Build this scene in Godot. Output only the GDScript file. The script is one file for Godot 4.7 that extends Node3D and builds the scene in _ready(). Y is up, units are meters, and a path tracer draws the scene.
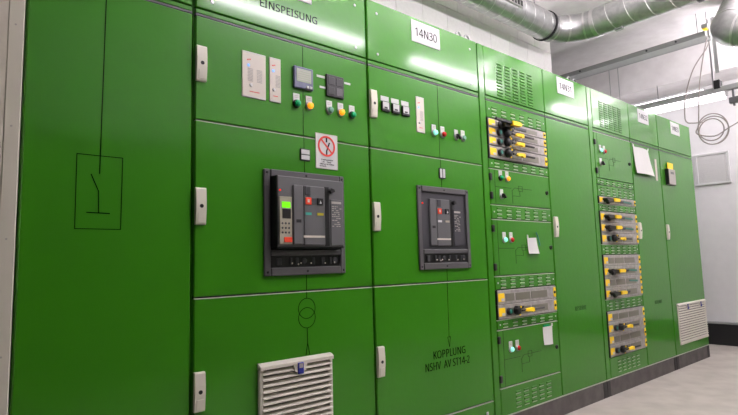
extends Node3D
# A row of green low-voltage switchgear cabinets in an electrical room.
# The cabinet fronts lie in the plane z = 0, x runs along the row, y is up.

# ---------------------------------------------------------------- mesh builder
class B:
	var st := SurfaceTool.new()
	var org := Vector3.ZERO
	func _init(o := Vector3.ZERO) -> void:
		org = o
		st.begin(Mesh.PRIMITIVE_TRIANGLES)
	func tri(a: Vector3, b: Vector3, c: Vector3, na: Vector3, nb: Vector3, nc: Vector3) -> void:
		var g := (b - a).cross(c - a)
		if g.dot(na + nb + nc) > 0.0:
			var t := b; b = c; c = t
			t = nb; nb = nc; nc = t
		for k in [[a, na], [b, nb], [c, nc]]:
			st.set_normal(k[1])
			st.set_uv(Vector2(k[0].x, k[0].y))
			st.add_vertex(k[0] - org)
	func flat(pts: Array, n: Vector3) -> void:
		for i in range(1, pts.size() - 1):
			tri(pts[0], pts[i], pts[i + 1], n, n, n)
	func quad(a: Vector3, b: Vector3, c: Vector3, d: Vector3, out: Vector3) -> void:
		var n := (b - a).cross(c - a).normalized()
		if n.length() < 0.5: n = (c - a).cross(d - a).normalized()
		if n.dot(out) < 0.0: n = -n
		tri(a, b, c, n, n, n)
		tri(a, c, d, n, n, n)
	# box with every edge chamfered by ch
	func box(x0: float, x1: float, y0: float, y1: float, z0: float, z1: float, ch := 0.0) -> B:
		var lo := Vector3(minf(x0, x1), minf(y0, y1), minf(z0, z1))
		var hi := Vector3(maxf(x0, x1), maxf(y0, y1), maxf(z0, z1))
		var mid := (lo + hi) * 0.5
		var h := (hi - lo) * 0.5
		ch = minf(ch, minf(h.x, minf(h.y, h.z)) * 0.9)
		for ax in 3:
			var u := (ax + 1) % 3
			var v := (ax + 2) % 3
			for s in [-1.0, 1.0]:
				var n := Vector3.ZERO
				n[ax] = s
				var p := []
				for q in [[-1, -1], [1, -1], [1, 1], [-1, 1]]:
					var w := mid
					w[ax] += s * h[ax]
					w[u] += q[0] * (h[u] - ch)
					w[v] += q[1] * (h[v] - ch)
					p.append(w)
				flat(p, n)
				if ch > 0.0:
					# edges shared between axes ax and u
					for t in [-1.0, 1.0]:
						var e := []
						for q in [-1.0, 1.0]:
							var w1 := mid
							w1[ax] += s * h[ax]; w1[u] += t * (h[u] - ch); w1[v] += q * (h[v] - ch)
							var w2 := mid
							w2[ax] += s * (h[ax] - ch); w2[u] += t * h[u]; w2[v] += q * (h[v] - ch)
							e.append(w1); e.append(w2)
						var m := Vector3.ZERO
						m[ax] = s; m[u] = t
						quad(e[0], e[1], e[3], e[2], m)
		if ch > 0.0:
			for sx in [-1.0, 1.0]:
				for sy in [-1.0, 1.0]:
					for sz in [-1.0, 1.0]:
						var s := Vector3(sx, sy, sz)
						var a := mid + s * Vector3(h.x, h.y - ch, h.z - ch)
						var b := mid + s * Vector3(h.x - ch, h.y, h.z - ch)
						var c := mid + s * Vector3(h.x - ch, h.y - ch, h.z)
						var n := s.normalized()
						tri(a, b, c, n, n, n)
		return self
	# profile of [radius, height] turned round an axis
	func lathe(base: Vector3, axis: Vector3, prof: Array, seg := 16, smooth := false) -> B:
		axis = axis.normalized()
		var u := axis.cross(Vector3.UP if absf(axis.y) < 0.9 else Vector3.RIGHT).normalized()
		var v := axis.cross(u)
		for i in prof.size() - 1:
			var r0: float = prof[i][0]
			var r1: float = prof[i + 1][0]
			var h0: float = prof[i][1]
			var h1: float = prof[i + 1][1]
			var sl := Vector2(h1 - h0, r0 - r1)
			if sl.length() < 1e-7: continue
			sl = sl.normalized()
			for k in seg:
				var a0 := TAU * k / seg
				var a1 := TAU * (k + 1) / seg
				var d0 := u * cos(a0) + v * sin(a0)
				var d1 := u * cos(a1) + v * sin(a1)
				var n0 := d0 * sl.x + axis * sl.y
				var n1 := d1 * sl.x + axis * sl.y
				var p00 := base + d0 * r0 + axis * h0
				var p10 := base + d1 * r0 + axis * h0
				var p01 := base + d0 * r1 + axis * h1
				var p11 := base + d1 * r1 + axis * h1
				if r0 > 1e-6: tri(p00, p10, p11, n0, n1, n1)
				if r1 > 1e-6: tri(p00, p11, p01, n0, n1, n0)
		return self
	func disc(c: Vector3, axis: Vector3, r: float, h: float, seg := 16, ch := 0.0) -> B:
		if ch > 0.0:
			return lathe(c, axis, [[0.0, 0.0], [r, 0.0], [r, h - ch], [r - ch, h], [0.0, h]], seg)
		return lathe(c, axis, [[0.0, 0.0], [r, 0.0], [r, h], [0.0, h]], seg)
	func tube(pts: Array, r: float, seg := 8) -> B:
		var n := pts.size()
		var rings := []
		var prev := Vector3.ZERO
		for i in n:
			var t: Vector3 = (pts[mini(i + 1, n - 1)] - pts[maxi(i - 1, 0)]).normalized()
			var u := prev - t * prev.dot(t) if i > 0 else t.cross(Vector3.UP if absf(t.y) < 0.9 else Vector3.RIGHT)
			u = u.normalized()
			prev = u
			var v := t.cross(u)
			var ring := []
			for k in seg:
				var a := TAU * k / seg
				ring.append(u * cos(a) + v * sin(a))
			rings.append(ring)
		for i in n - 1:
			for k in seg:
				var k1 := (k + 1) % seg
				var a: Vector3 = rings[i][k]
				var b: Vector3 = rings[i][k1]
				var c: Vector3 = rings[i + 1][k1]
				var d: Vector3 = rings[i + 1][k]
				tri(pts[i] + a * r, pts[i] + b * r, pts[i + 1] + c * r, a, b, c)
				tri(pts[i] + a * r, pts[i + 1] + c * r, pts[i + 1] + d * r, a, c, d)
		for e in [0, n - 1]:
			var t: Vector3 = (pts[1] - pts[0]).normalized() * -1.0 if e == 0 else (pts[n - 1] - pts[n - 2]).normalized()
			for k in seg:
				tri(pts[e], pts[e] + rings[e][k] * r, pts[e] + rings[e][(k + 1) % seg] * r, t, t, t)
		return self
	# outline in the x-y plane given thickness in z
	func prism(poly: Array, z0: float, z1: float) -> B:
		var pv := PackedVector2Array(poly)
		var ix := Geometry2D.triangulate_polygon(pv)
		for i in range(0, ix.size(), 3):
			for zz in [[z1, 1.0], [z0, -1.0]]:
				var n := Vector3(0, 0, zz[1])
				var p := []
				for k in 3: p.append(Vector3(pv[ix[i + k]].x, pv[ix[i + k]].y, zz[0]))
				tri(p[0], p[1], p[2], n, n, n)
		var cw := 1.0 if Geometry2D.is_polygon_clockwise(pv) else -1.0
		for i in pv.size():
			var a := pv[i]
			var b := pv[(i + 1) % pv.size()]
			var e := b - a
			var n := Vector3(-e.y, e.x, 0) * cw
			quad(Vector3(a.x, a.y, z0), Vector3(b.x, b.y, z0), Vector3(b.x, b.y, z1), Vector3(a.x, a.y, z1), n)
		return self
	# outline in the y-z plane drawn out along x
	func prism_x(poly: Array, x0: float, x1: float) -> B:
		var pv := PackedVector2Array(poly)
		var ix := Geometry2D.triangulate_polygon(pv)
		for i in range(0, ix.size(), 3):
			for xx in [[x1, 1.0], [x0, -1.0]]:
				var n := Vector3(xx[1], 0, 0)
				var p := []
				for k in 3: p.append(Vector3(xx[0], pv[ix[i + k]].x, pv[ix[i + k]].y))
				tri(p[0], p[1], p[2], n, n, n)
		var cw := 1.0 if Geometry2D.is_polygon_clockwise(pv) else -1.0
		for i in pv.size():
			var a := pv[i]
			var b := pv[(i + 1) % pv.size()]
			var e := b - a
			var n := Vector3(0, -e.y, e.x) * cw
			quad(Vector3(x0, a.x, a.y), Vector3(x0, b.x, b.y), Vector3(x1, b.x, b.y), Vector3(x1, a.x, a.y), n)
		return self
	# pressed hood: a half ellipse in the y-z plane drawn out along x, smooth
	func dome(x0: float, x1: float, y: float, h: float, d: float) -> B:
		var n := 7
		var bev := h * 0.5
		for k in n:
			var a0 := PI * k / n
			var a1 := PI * (k + 1) / n
			var p0 := Vector3(0, y - cos(a0) * h * 0.5, sin(a0) * d)
			var p1 := Vector3(0, y - cos(a1) * h * 0.5, sin(a1) * d)
			var n0 := Vector3(0, -cos(a0) / h * 2.0, sin(a0) / d).normalized()
			var n1 := Vector3(0, -cos(a1) / h * 2.0, sin(a1) / d).normalized()
			var l := Vector3(x0 + bev * sin(a0), 0, 0)
			var l1 := Vector3(x0 + bev * sin(a1), 0, 0)
			var r := Vector3(x1 - bev * sin(a0), 0, 0)
			var r1 := Vector3(x1 - bev * sin(a1), 0, 0)
			tri(p0 + l, p0 + r, p1 + r1, n0, n0, n1)
			tri(p0 + l, p1 + r1, p1 + l1, n0, n1, n1)
			var el := Vector3(x0, y, 0)
			var er := Vector3(x1, y, 0)
			var ml := Vector3(-0.7, 0, 0.7)
			tri(p0 + l, p1 + l1, el, ml, ml, ml)
			tri(p0 + r, p1 + r1, er, Vector3(0.7, 0, 0.7), Vector3(0.7, 0, 0.7), Vector3(0.7, 0, 0.7))
		return self
	# printed line of width w on a face at height z
	func line(pts: Array, w: float, z: float, closed := false) -> B:
		var n := pts.size()
		for i in (n if closed else n - 1):
			var a: Vector2 = pts[i]
			var b: Vector2 = pts[(i + 1) % n]
			var d := (b - a).normalized()
			var s := Vector2(-d.y, d.x) * w * 0.5
			a -= d * w * 0.5
			b += d * w * 0.5
			prism([a - s, b - s, b + s, a + s], z - 0.0004, z + 0.0008)
		return self
	func ring(c: Vector2, r: float, w: float, z: float, seg := 28, h := 0.0005) -> B:
		for k in seg:
			var a := Vector2.from_angle(TAU * k / seg)
			var b := Vector2.from_angle(TAU * (k + 1) / seg)
			prism([c + a * (r - w * 0.5), c + a * (r + w * 0.5), c + b * (r + w * 0.5), c + b * (r - w * 0.5)], z - 0.0004, z + h)
		return self

# ---------------------------------------------------------------- scene helpers
var M := {}
var org := Vector3.ZERO      # base point of the thing under construction
var shared := {}

func mb() -> B:
	return B.new(org)

func ob(called: String, b: B, m: Material, parent: Node3D = self, label := "") -> MeshInstance3D:
	var o := MeshInstance3D.new()
	o.name = called
	o.mesh = b.st.commit()
	o.material_override = m
	parent.add_child(o, true)
	if label: o.set_meta("label", label)
	return o

func inst(called: String, mesh: Mesh, m: Material, parent: Node3D, at: Vector3) -> MeshInstance3D:
	var o := MeshInstance3D.new()
	o.name = called
	o.mesh = mesh
	o.material_override = m
	o.position = at
	parent.add_child(o, true)
	return o

func grp(called: String, parent: Node3D, at := Vector3.ZERO) -> Node3D:
	var o := Node3D.new()
	o.name = called
	o.position = at
	parent.add_child(o, true)
	return o

func thing(called: String, label: String, category: String, at := Vector3.ZERO, group := "") -> Node3D:
	var o := grp(called, self, at)
	org = at
	tag(o, label, category, group)
	return o

func tag(o: Node3D, label: String, category: String, group := "") -> void:
	o.set_meta("label", label)
	o.set_meta("category", category)
	if group: o.set_meta("group", group)

func struct(called: String, b: B, m: Material, label: String, category: String) -> MeshInstance3D:
	var o := ob(called, b, m)
	o.set_meta("kind", "structure")
	o.set_meta("label", label)
	o.set_meta("category", category)
	return o

func text(called: String, s: String, cap: float, m: Material, parent: Node3D, at: Vector3, squeeze := 1.0, rot := 0.0, bold := false) -> MeshInstance3D:
	var t := TextMesh.new()
	var f := SystemFont.new()
	f.font_names = PackedStringArray(["Droid Sans"])
	if bold: f.font_weight = 700
	t.font = f
	t.text = s
	t.font_size = 48
	t.pixel_size = cap / (0.714 * 48.0)
	t.depth = 0.0008
	t.curve_step = 2.0
	var o := MeshInstance3D.new()
	o.name = called
	o.mesh = t
	o.material_override = m
	o.position = at - org
	o.scale = Vector3(squeeze, 1, 1)
	o.rotation.z = rot
	parent.add_child(o, true)
	return o

func noise(freq: float, octaves := 3, sd := 1, kind := FastNoiseLite.TYPE_SIMPLEX_SMOOTH) -> FastNoiseLite:
	var n := FastNoiseLite.new()
	n.noise_type = kind
	n.seed = sd
	n.frequency = freq
	n.fractal_octaves = octaves
	return n

func ntex(freq: float, a: Color, b: Color, size := 512, octaves := 4, sd := 1, as_normal := false, bump := 2.0) -> NoiseTexture2D:
	var t := NoiseTexture2D.new()
	t.width = size
	t.height = size
	t.seamless = true
	t.noise = noise(freq, octaves, sd)
	if as_normal:
		t.as_normal_map = true
		t.bump_strength = bump
	else:
		var g := Gradient.new()
		g.set_color(0, a)
		g.set_color(1, b)
		t.color_ramp = g
	return t

func mat(key: String, c: Color, rough := 0.5, metal := 0.0, spec := 0.5) -> StandardMaterial3D:
	var m := StandardMaterial3D.new()
	m.resource_name = key
	m.albedo_color = c
	m.roughness = rough
	m.metallic = metal
	m.metallic_specular = spec
	M[key] = m
	return m

func triplanar(m: StandardMaterial3D, tex: Texture2D, scale: float) -> void:
	m.albedo_texture = tex
	m.uv1_triplanar = true
	m.uv1_world_triplanar = true
	m.uv1_scale = Vector3.ONE * scale

func glow(key: String, c: Color, energy: float) -> void:
	var m := mat(key, c, 0.25)
	m.emission_enabled = true
	m.emission = c
	m.emission_energy_multiplier = energy

# ---------------------------------------------------------------- the room's numbers
const CAM := Vector3(0.0, 0.928, 1.728)
const TOP := 2.13            # top of the cabinets
const SEAM := 1.8195         # grey strip between head panel and doors
const BOT := 0.11            # top of the plinth
const CEIL := 3.05
const FAR := 6.36
const TILT := 54.0           # how far each half of a lamp's light leans to its side
const CROSS := 0.24          # share of that for the two lamps over the far end
const ADDED_UPLIGHT := 7.0          # energy of the light added above the aisle lamps to brighten the ceiling
const CROSS_TILT := 94.0    # the cross lamps shine sideways and up past their narrow rail
const TUBE_POWER := 1.06     # area light energy of each fluorescent lamp
const TUBE_GLOW := 12.0       # what the eye sees of the tube

func _ready() -> void:
	setup_camera()
	make_materials()
	build_room()
	build_cabinets()
	build_notes()
	build_overhead()

func setup_camera() -> void:
	var c := Camera3D.new()
	c.name = "camera"
	c.fov = rad_to_deg(2.0 * atan(207.5 / 528.56))
	c.near = 0.02
	c.position = CAM
	c.basis = Basis(Vector3.UP, -deg_to_rad(40.7773)) * Basis(Vector3.RIGHT, deg_to_rad(6.0481)) * Basis(Vector3.BACK, deg_to_rad(-1.5791))
	add_child(c)
	c.current = true
	var w := WorldEnvironment.new()
	w.name = "environment"
	var e := Environment.new()
	e.background_mode = Environment.BG_COLOR
	e.background_color = Color(0, 0, 0)
	e.tonemap_mode = Environment.TONE_MAPPER_LINEAR
	e.tonemap_exposure = 1.0
	e.sdfgi_enabled = true
	e.ssao_enabled = true
	e.ssil_enabled = true
	w.environment = e
	add_child(w)

func make_materials() -> void:
	var g := mat("green_paint", Color(0.198, 0.472, 0.066), 0.30, 0.0, 0.29)
	g.clearcoat_enabled = true
	g.clearcoat = 0.45
	g.clearcoat_roughness = 0.11
	g.normal_enabled = true
	g.normal_texture = ntex(0.02, Color.BLACK, Color.WHITE, 512, 3, 5, true, 3.0)
	g.normal_scale = 0.10
	g.uv1_triplanar = true
	g.uv1_world_triplanar = true
	g.uv1_scale = Vector3.ONE * 2.0
	mat("vent_mat", Color(0.82, 0.815, 0.81), 0.9)
	mat("flag_teal", Color(0.22, 0.62, 0.55), 0.4)
	mat("filter_pale", Color(0.72, 0.78, 0.68), 0.7)
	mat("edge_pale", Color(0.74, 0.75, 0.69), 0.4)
	mat("gap_dark", Color(0.03, 0.035, 0.03), 0.8)  # near black, with the shade of the gaps put into the colour
	mat("strip_grey", Color(0.27, 0.25, 0.28), 0.5)
	triplanar(mat("plinth", Color(1, 1, 1), 0.55), ntex(0.02, Color(0.27, 0.25, 0.245), Color(0.38, 0.36, 0.35), 512, 5, 3), 1.0)
	mat("plinth_dark", Color(0.16, 0.155, 0.15), 0.6)
	mat("handle_grey", Color(0.84, 0.82, 0.76), 0.5)
	mat("grille", Color(0.82, 0.80, 0.75), 0.5)
	mat("black", Color(0.035, 0.035, 0.04), 0.4)
	mat("print", Color(0.02, 0.05, 0.02), 0.9, 0.0, 0.1)
	mat("ink", Color(0.10, 0.10, 0.11), 0.8, 0.0, 0.1)
	mat("print_feeder", Color(0.06, 0.17, 0.05), 0.8, 0.0, 0.2)
	mat("print_faint", Color(0.13, 0.27, 0.11), 0.7, 0.0, 0.2)
	mat("breaker_frame", Color(0.295, 0.29, 0.295), 0.5)
	mat("breaker_grey", Color(0.355, 0.355, 0.36), 0.45)
	mat("breaker_dark", Color(0.22, 0.22, 0.235), 0.5)
	mat("trip_grey", Color(0.62, 0.60, 0.53), 0.5)
	mat("white", Color(0.80, 0.80, 0.795), 0.65, 0.0, 0.2)
	mat("plate_beige", Color(0.80, 0.77, 0.72), 0.4)
	mat("plate_grey", Color(0.66, 0.64, 0.61), 0.5)
	mat("mark_red", Color(0.85, 0.22, 0.16), 0.5)
	mat("orange_red", Color(0.92, 0.27, 0.15), 0.45)
	mat("yellow", Color(1.0, 0.84, 0.03), 0.45)
	mat("teal", Color(0.10, 0.45, 0.38), 0.4)
	mat("lens_green", Color(0.07, 0.62, 0.38), 0.2)
	mat("dark_window", Color(0.13, 0.13, 0.135), 0.35)
	mat("lens_clear", Color(0.45, 0.62, 0.55), 0.2)
	mat("lens_red", Color(0.78, 0.10, 0.08), 0.25)
	mat("bezel", Color(0.70, 0.70, 0.70), 0.3, 0.6)
	mat("olive", Color(0.70, 0.65, 0.14), 0.5)
	glow("lens_orange", Color(1.0, 0.62, 0.12), 0.95)
	glow("lens_lit", Color(0.6, 0.98, 0.9), 0.7)
	glow("led_blue", Color(0.45, 0.65, 1.0), 1.2)
	glow("led_red", Color(1.0, 0.15, 0.08), 0.8)
	glow("lcd_green", Color(0.45, 0.95, 0.10), 0.55)
	mat("lcd_grey", Color(0.62, 0.66, 0.58), 0.25)
	mat("meter_frame", Color(0.33, 0.35, 0.45), 0.4)
	mat("blue", Color(0.12, 0.16, 0.55), 0.4)
	mat("paper", Color(0.86, 0.855, 0.84), 0.9, 0.0, 0.1)
	triplanar(mat("switch_plate", Color(1, 1, 1), 0.35), ntex(0.03, Color(0.53, 0.515, 0.50), Color(0.68, 0.66, 0.64), 256, 4, 8), 3.0)
	mat("switch_window", Color(0.44, 0.43, 0.38), 0.3)
	mat("steel", Color(0.62, 0.62, 0.62), 0.35, 0.9)
	var d := mat("duct", Color(1, 1, 1), 0.42, 0.9)
	triplanar(d, ntex(0.03, Color(0.62, 0.63, 0.62), Color(0.73, 0.73, 0.725), 256, 3, 4), 2.5)
	mat("duct_seam", Color(0.80, 0.80, 0.79), 0.3, 0.9)
	mat("rubber", Color(0.06, 0.06, 0.065), 0.7)
	triplanar(mat("wall_white", Color(1, 1, 1), 0.85), ntex(0.02, Color(0.88, 0.875, 0.875), Color(0.90, 0.895, 0.895), 512, 5, 6), 0.8)
	triplanar(mat("wall_grey", Color(1, 1, 1), 0.85), ntex(0.03, Color(0.80, 0.765, 0.71), Color(0.84, 0.805, 0.75), 512, 5, 7), 1.2)
	triplanar(mat("added_band_dark", Color(1, 1, 1), 0.9), ntex(0.02, Color(0.22, 0.29, 0.20), Color(0.28, 0.35, 0.26), 256, 4, 12), 0.8)
	mat("corner_bead", Color(0.80, 0.78, 0.72), 0.6)
	triplanar(mat("block_paint", Color(1, 1, 1), 0.9), ntex(0.04, Color(0.92, 0.905, 0.90), Color(0.95, 0.935, 0.93), 512, 5, 9), 1.5)
	triplanar(mat("ceiling_paint", Color(1, 1, 1), 0.9), ntex(0.02, Color(0.83, 0.815, 0.81), Color(0.88, 0.87, 0.865), 512, 5, 10), 0.6)
	var fl := mat("floor_screed", Color(1, 1, 1), 0.5, 0.0, 0.4)
	triplanar(fl, ntex(0.012, Color(0.635, 0.61, 0.575), Color(0.725, 0.70, 0.665), 1024, 6, 11), 0.35)
	mat("skirting_black", Color(0.10, 0.10, 0.105), 0.5)
	mat("trunking", Color(0.60, 0.61, 0.60), 0.5)
	mat("lamp_body", Color(0.60, 0.60, 0.59), 0.5)
	mat("cable", Color(0.60, 0.575, 0.55), 0.6)
	var t := mat("tube_glow", Color(1, 1, 1), 0.4)
	t.emission_enabled = true
	t.emission = Color(0.985, 0.955, 0.985)
	t.emission_energy_multiplier = TUBE_GLOW
	var t2 := t.duplicate()
	t2.emission_energy_multiplier = TUBE_GLOW * 0.2
	M.tube_glow_dim = t2

# ---------------------------------------------------------------- room shell
func build_room() -> void:
	org = Vector3.ZERO
	var X0 := -1.5
	var ZR := 2.9
	var ZB := -2.6
	struct("floor", mb().box(X0, FAR + 0.2, -0.2, 0.0, ZB, ZR), M.floor_screed, "pale grey smooth concrete floor in front of the cabinets", "floor")
	struct("ceiling", mb().box(X0, FAR + 0.2, CEIL, CEIL + 0.2, ZB, ZR), M.ceiling_paint, "off-white painted concrete ceiling above the ducts", "ceiling")
	struct("wall_right", mb().box(FAR, FAR + 0.2, 0.0, CEIL, ZB, ZR), M.wall_white, "white wall at the far right end of the room", "wall")
	var wc := struct("wall_behind_camera", mb().box(X0, FAR + 0.2, 0.0, CEIL, ZR, ZR + 0.2), M.wall_white, "white wall with an added dull green band for an unseen cabinet row on the aisle side opposite the cabinets", "wall")
	ob("added_green_band", mb().box(X0, FAR - 0.06, 0.0, 2.05, ZR - 0.02, ZR, 0.004), M.added_band_dark, wc)  # added band standing in for an unseen row of green cabinets
	struct("wall_back", mb().box(X0, FAR + 0.2, 0.0, CEIL, ZB - 0.2, ZB), M.wall_white, "white wall deep behind the right end of the row", "wall")
	var wl := struct("wall_far_left", mb().box(X0 - 0.2, X0, 0.0, CEIL, ZB, ZR), M.wall_white, "white wall with an added dull green band left of the camera", "wall")
	ob("added_green_band", mb().box(X0, X0 + 0.02, 0.0, 2.05, -0.4, ZR, 0.004), M.added_band_dark, wl)  # dark band added out of view to keep the left side dim
	# wall end that the row of cabinets butts against
	struct("wall_left", mb().box(X0, 0.168, 0.0, CEIL, -0.53, 0.02), M.wall_grey, "beige-grey wall end beside the leftmost cabinet", "wall")
	var tr := mb()
	tr.box(0.168, 0.207, 0.0, CEIL, -0.53, 0.022, 0.003)
	var bead := struct("trim_1", tr, M.corner_bead, "pale vertical corner strip between wall and leftmost cabinet", "trim")
	var nails := mb()
	for y in [0.42, 0.71, 1.02, 1.33, 1.62, 1.86]:
		nails.disc(Vector3(0.186, y, 0.0215), Vector3(0, 0, 1), 0.0028, 0.0008, 8)
	ob("nail", nails, M.plate_grey, bead).set_meta("kind", "stuff")
	# wall directly behind the row, ends in a pier
	var wb := struct("wall_behind_cabinets", mb().box(0.207, 4.041, 0.0, CEIL, -1.1, -0.536), M.block_paint, "white painted blockwork wall behind the cabinet row", "wall")
	var rows := [[2.186, 2.426, 0.0], [2.426, 2.666, 0.13], [2.666, 2.906, 0.0], [2.906, 3.05, 0.13]]
	for r in rows:
		var x: float = 1.598 + r[2]
		while x < 4.03:
			var xe := minf(x + 0.2444, 4.045)
			if xe - x > 0.03:
				ob("block", mb().box(x + 0.0012, xe - 0.0012, r[0] + 0.0012, r[1] - 0.0012, -0.54, -0.53, 0.0015), M.block_paint, wb)
			x += 0.2444
	# downstand beam along the far wall
	struct("beam_right", mb().box(5.94, FAR, 2.72, CEIL, ZB, ZR, 0.004), M.ceiling_paint, "downstand beam along the top of the far right wall", "beam")
	# black plinth skirting with a pale lip
	var sk := struct("baseboard_right", mb().box(FAR - 0.05, FAR, 0.0, 0.212, ZB, ZR, 0.003), M.skirting_black, "black skirting along the foot of the far right wall", "baseboard")
	ob("lip", mb().box(FAR - 0.055, FAR, 0.212, 0.235, ZB, ZR, 0.004), M.trunking, sk)
	# small framed ventilation panel in the far wall
	var vp := thing("vent_panel", "small white-framed grey ventilation panel in the far right wall", "vent", Vector3(FAR, 1.655, -0.08))
	var fr := mb()
	fr.box(FAR - 0.02, FAR, 1.655, 1.675, -0.24, 0.085, 0.003)
	fr.box(FAR - 0.02, FAR, 1.968, 1.992, -0.24, 0.085, 0.003)
	fr.box(FAR - 0.02, FAR, 1.675, 1.968, -0.24, -0.21, 0.003)
	fr.box(FAR - 0.02, FAR, 1.675, 1.968, 0.057, 0.085, 0.003)
	ob("frame", fr, M.white, vp)
	ob("filter_mat", mb().box(FAR - 0.008, FAR, 1.675, 1.968, -0.21, 0.057), M.vent_mat, vp)
	var fb := mb()
	for k in 13:
		var y := 1.686 + k * 0.0225
		fb.box(FAR - 0.012, FAR - 0.007, y, y + 0.011, -0.208, 0.055)
	ob("filter_rib", fb, M.vent_mat, vp).set_meta("kind", "stuff")

# ---------------------------------------------------------------- cabinet pieces
func door(c: Node3D, called: String, x0: float, x1: float, y0: float, y1: float, zf := 0.0, edge := false) -> MeshInstance3D:
	# folded sheet: the upper and lower edges are rolled round
	var b := mb().box(x0, x1, y0, y1, zf - 0.018, zf, 0.0042)
	for y in [y0 + 0.0042, y1 - 0.0042]:
		b.lathe(Vector3(x0 + 0.003, y, zf - 0.0042), Vector3.RIGHT, [[0.0042, 0.0], [0.0042, x1 - x0 - 0.006]], 16)
	var d := ob(called, b, M.green_paint, c)
	if edge: ob("edge_strip", mb().box(x0 + 0.002, x1 - 0.002, y1 - 0.0026, y1 + 0.0006, zf - 0.012, zf + 0.0004, 0.001), M.edge_pale, d, "added pale strip along the upper edge")  # thin pale strip added for the bright line along the edge
	return d

func carcass(x0: float, x1: float, label: String) -> Node3D:
	var c := thing("switchgear_cabinet", label, "cabinet", Vector3((x0 + x1) * 0.5, 0, -0.25), "switchgear cabinets in the row")
	var g := 0.003
	ob("body", mb().box(x0 + g, x1 - g, BOT, TOP - 0.004, -0.498, -0.02, 0.002), M.gap_dark, c)  # green body coloured near black to carry the shade between doors
	var sh := mb()
	sh.box(x0 + g - 0.001, x0 + g + 0.002, BOT, TOP - 0.002, -0.499, -0.012)
	sh.box(x1 - g - 0.002, x1 - g + 0.001, BOT, TOP - 0.002, -0.499, -0.012)
	sh.box(x0 + g, x1 - g, TOP - 0.006, TOP - 0.002, -0.499, -0.012)
	ob("side_sheet", sh, M.green_paint, c)
	var p := ob("plinth", mb().box(x0, x1, 0.0, BOT - 0.003, -0.49, -0.004, 0.002), M.plinth, c)
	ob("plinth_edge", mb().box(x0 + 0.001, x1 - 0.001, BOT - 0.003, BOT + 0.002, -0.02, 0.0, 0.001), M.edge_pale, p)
	for xx in [x0, x1 - 0.05]:
		ob("corner_bracket", mb().box(xx + 0.002, xx + 0.048, 0.004, BOT - 0.007, -0.004, -0.001, 0.001), M.plinth_dark, p)
	return c

# head panel, the thin strip below it and the four screws of the head panel
func head(c: Node3D, x0: float, x1: float, screws := true) -> void:
	var h := door(c, "head_panel", x0, x1, 1.8445, TOP)
	ob("trim_strip", mb().box(x0, x1, SEAM + 0.005, 1.8405, -0.018, -0.002, 0.0015), M.green_paint, c)
	ob("seal_strip", mb().box(x0, x1, SEAM - 0.0045, SEAM + 0.0045, -0.016, -0.003, 0.001), M.strip_grey, c)
	if screws:
		for x in [x0 + 0.06, x1 - 0.06]:
			for y in [1.879, 2.074]:
				ob("screw", mb().disc(Vector3(x, y, -0.001), Vector3(0, 0, 1), 0.0065, 0.004, 10, 0.0015), M.bezel, h)

# swing handle with a key hole; its mesh is made once round its own base
func handle(c: Node3D, x: float, y: float) -> void:
	if not shared.has("handle"):
		var o := org
		org = Vector3.ZERO
		var b := mb()
		b.prism_x([Vector2(-0.063, 0), Vector2(-0.063, 0.010), Vector2(-0.060, 0.012), Vector2(-0.01, 0.017), Vector2(0.02, 0.017), Vector2(0.058, 0.014), Vector2(0.063, 0.011), Vector2(0.063, 0)], -0.0185, 0.0175)
		shared.handle = b.st.commit()
		shared.handle_key = mb().disc(Vector3(0, 0.0, 0.0165), Vector3(0, 0, 1), 0.0068, 0.0015, 12).st.commit()
		var f := mb()
		f.prism_x([Vector2(-0.056, 0.0115), Vector2(-0.056, 0.0145), Vector2(-0.024, 0.0178), Vector2(-0.024, 0.014)], -0.012, 0.012)
		shared.handle_flap = f.st.commit()
		org = o
	var at := Vector3(x, y, 0) - org
	var h := inst("door_handle", shared.handle, M.handle_grey, c, at)
	inst("key_hole", shared.handle_key, M.black, h, Vector3.ZERO)
	inst("flap", shared.handle_flap, M.handle_grey, h, Vector3.ZERO)

func name_plate(c: Node3D, x0: float, x1: float, s: String) -> void:
	var p := ob("name_plate", mb().box(x0, x1, 2.004, 2.115, -0.001, 0.003, 0.0008), M.white, c)
	if s: text("lettering", s, 0.043, M.ink, p, Vector3((x0 + x1) * 0.5, 2.058, 0.0034), 0.93)

# pressed louvres in columns and rows, too fine to take one by one
func louvres(c: Node3D, xs: Array, w: float, ys: Array, h := 0.010, depth := 0.005, dark := false) -> void:
	var b := mb()
	var s := mb()
	for x in xs:
		for y in ys:
			b.dome(x, x + w, y, h, depth)
			s.box(x + 0.003, x + w - 0.003, y - h * (0.56 if dark else 0.98), y - h * 0.40, -0.0005, 0.0008)
	ob("louvre", b, M.green_paint, c).set_meta("kind", "stuff")
	ob("louvre_slot", s, M.gap_dark if dark else M.filter_pale, c).set_meta("kind", "stuff")

func steps(a: float, d: float, n: int) -> Array:
	var r := []
	for i in n: r.append(a + d * i)
	return r

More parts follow.
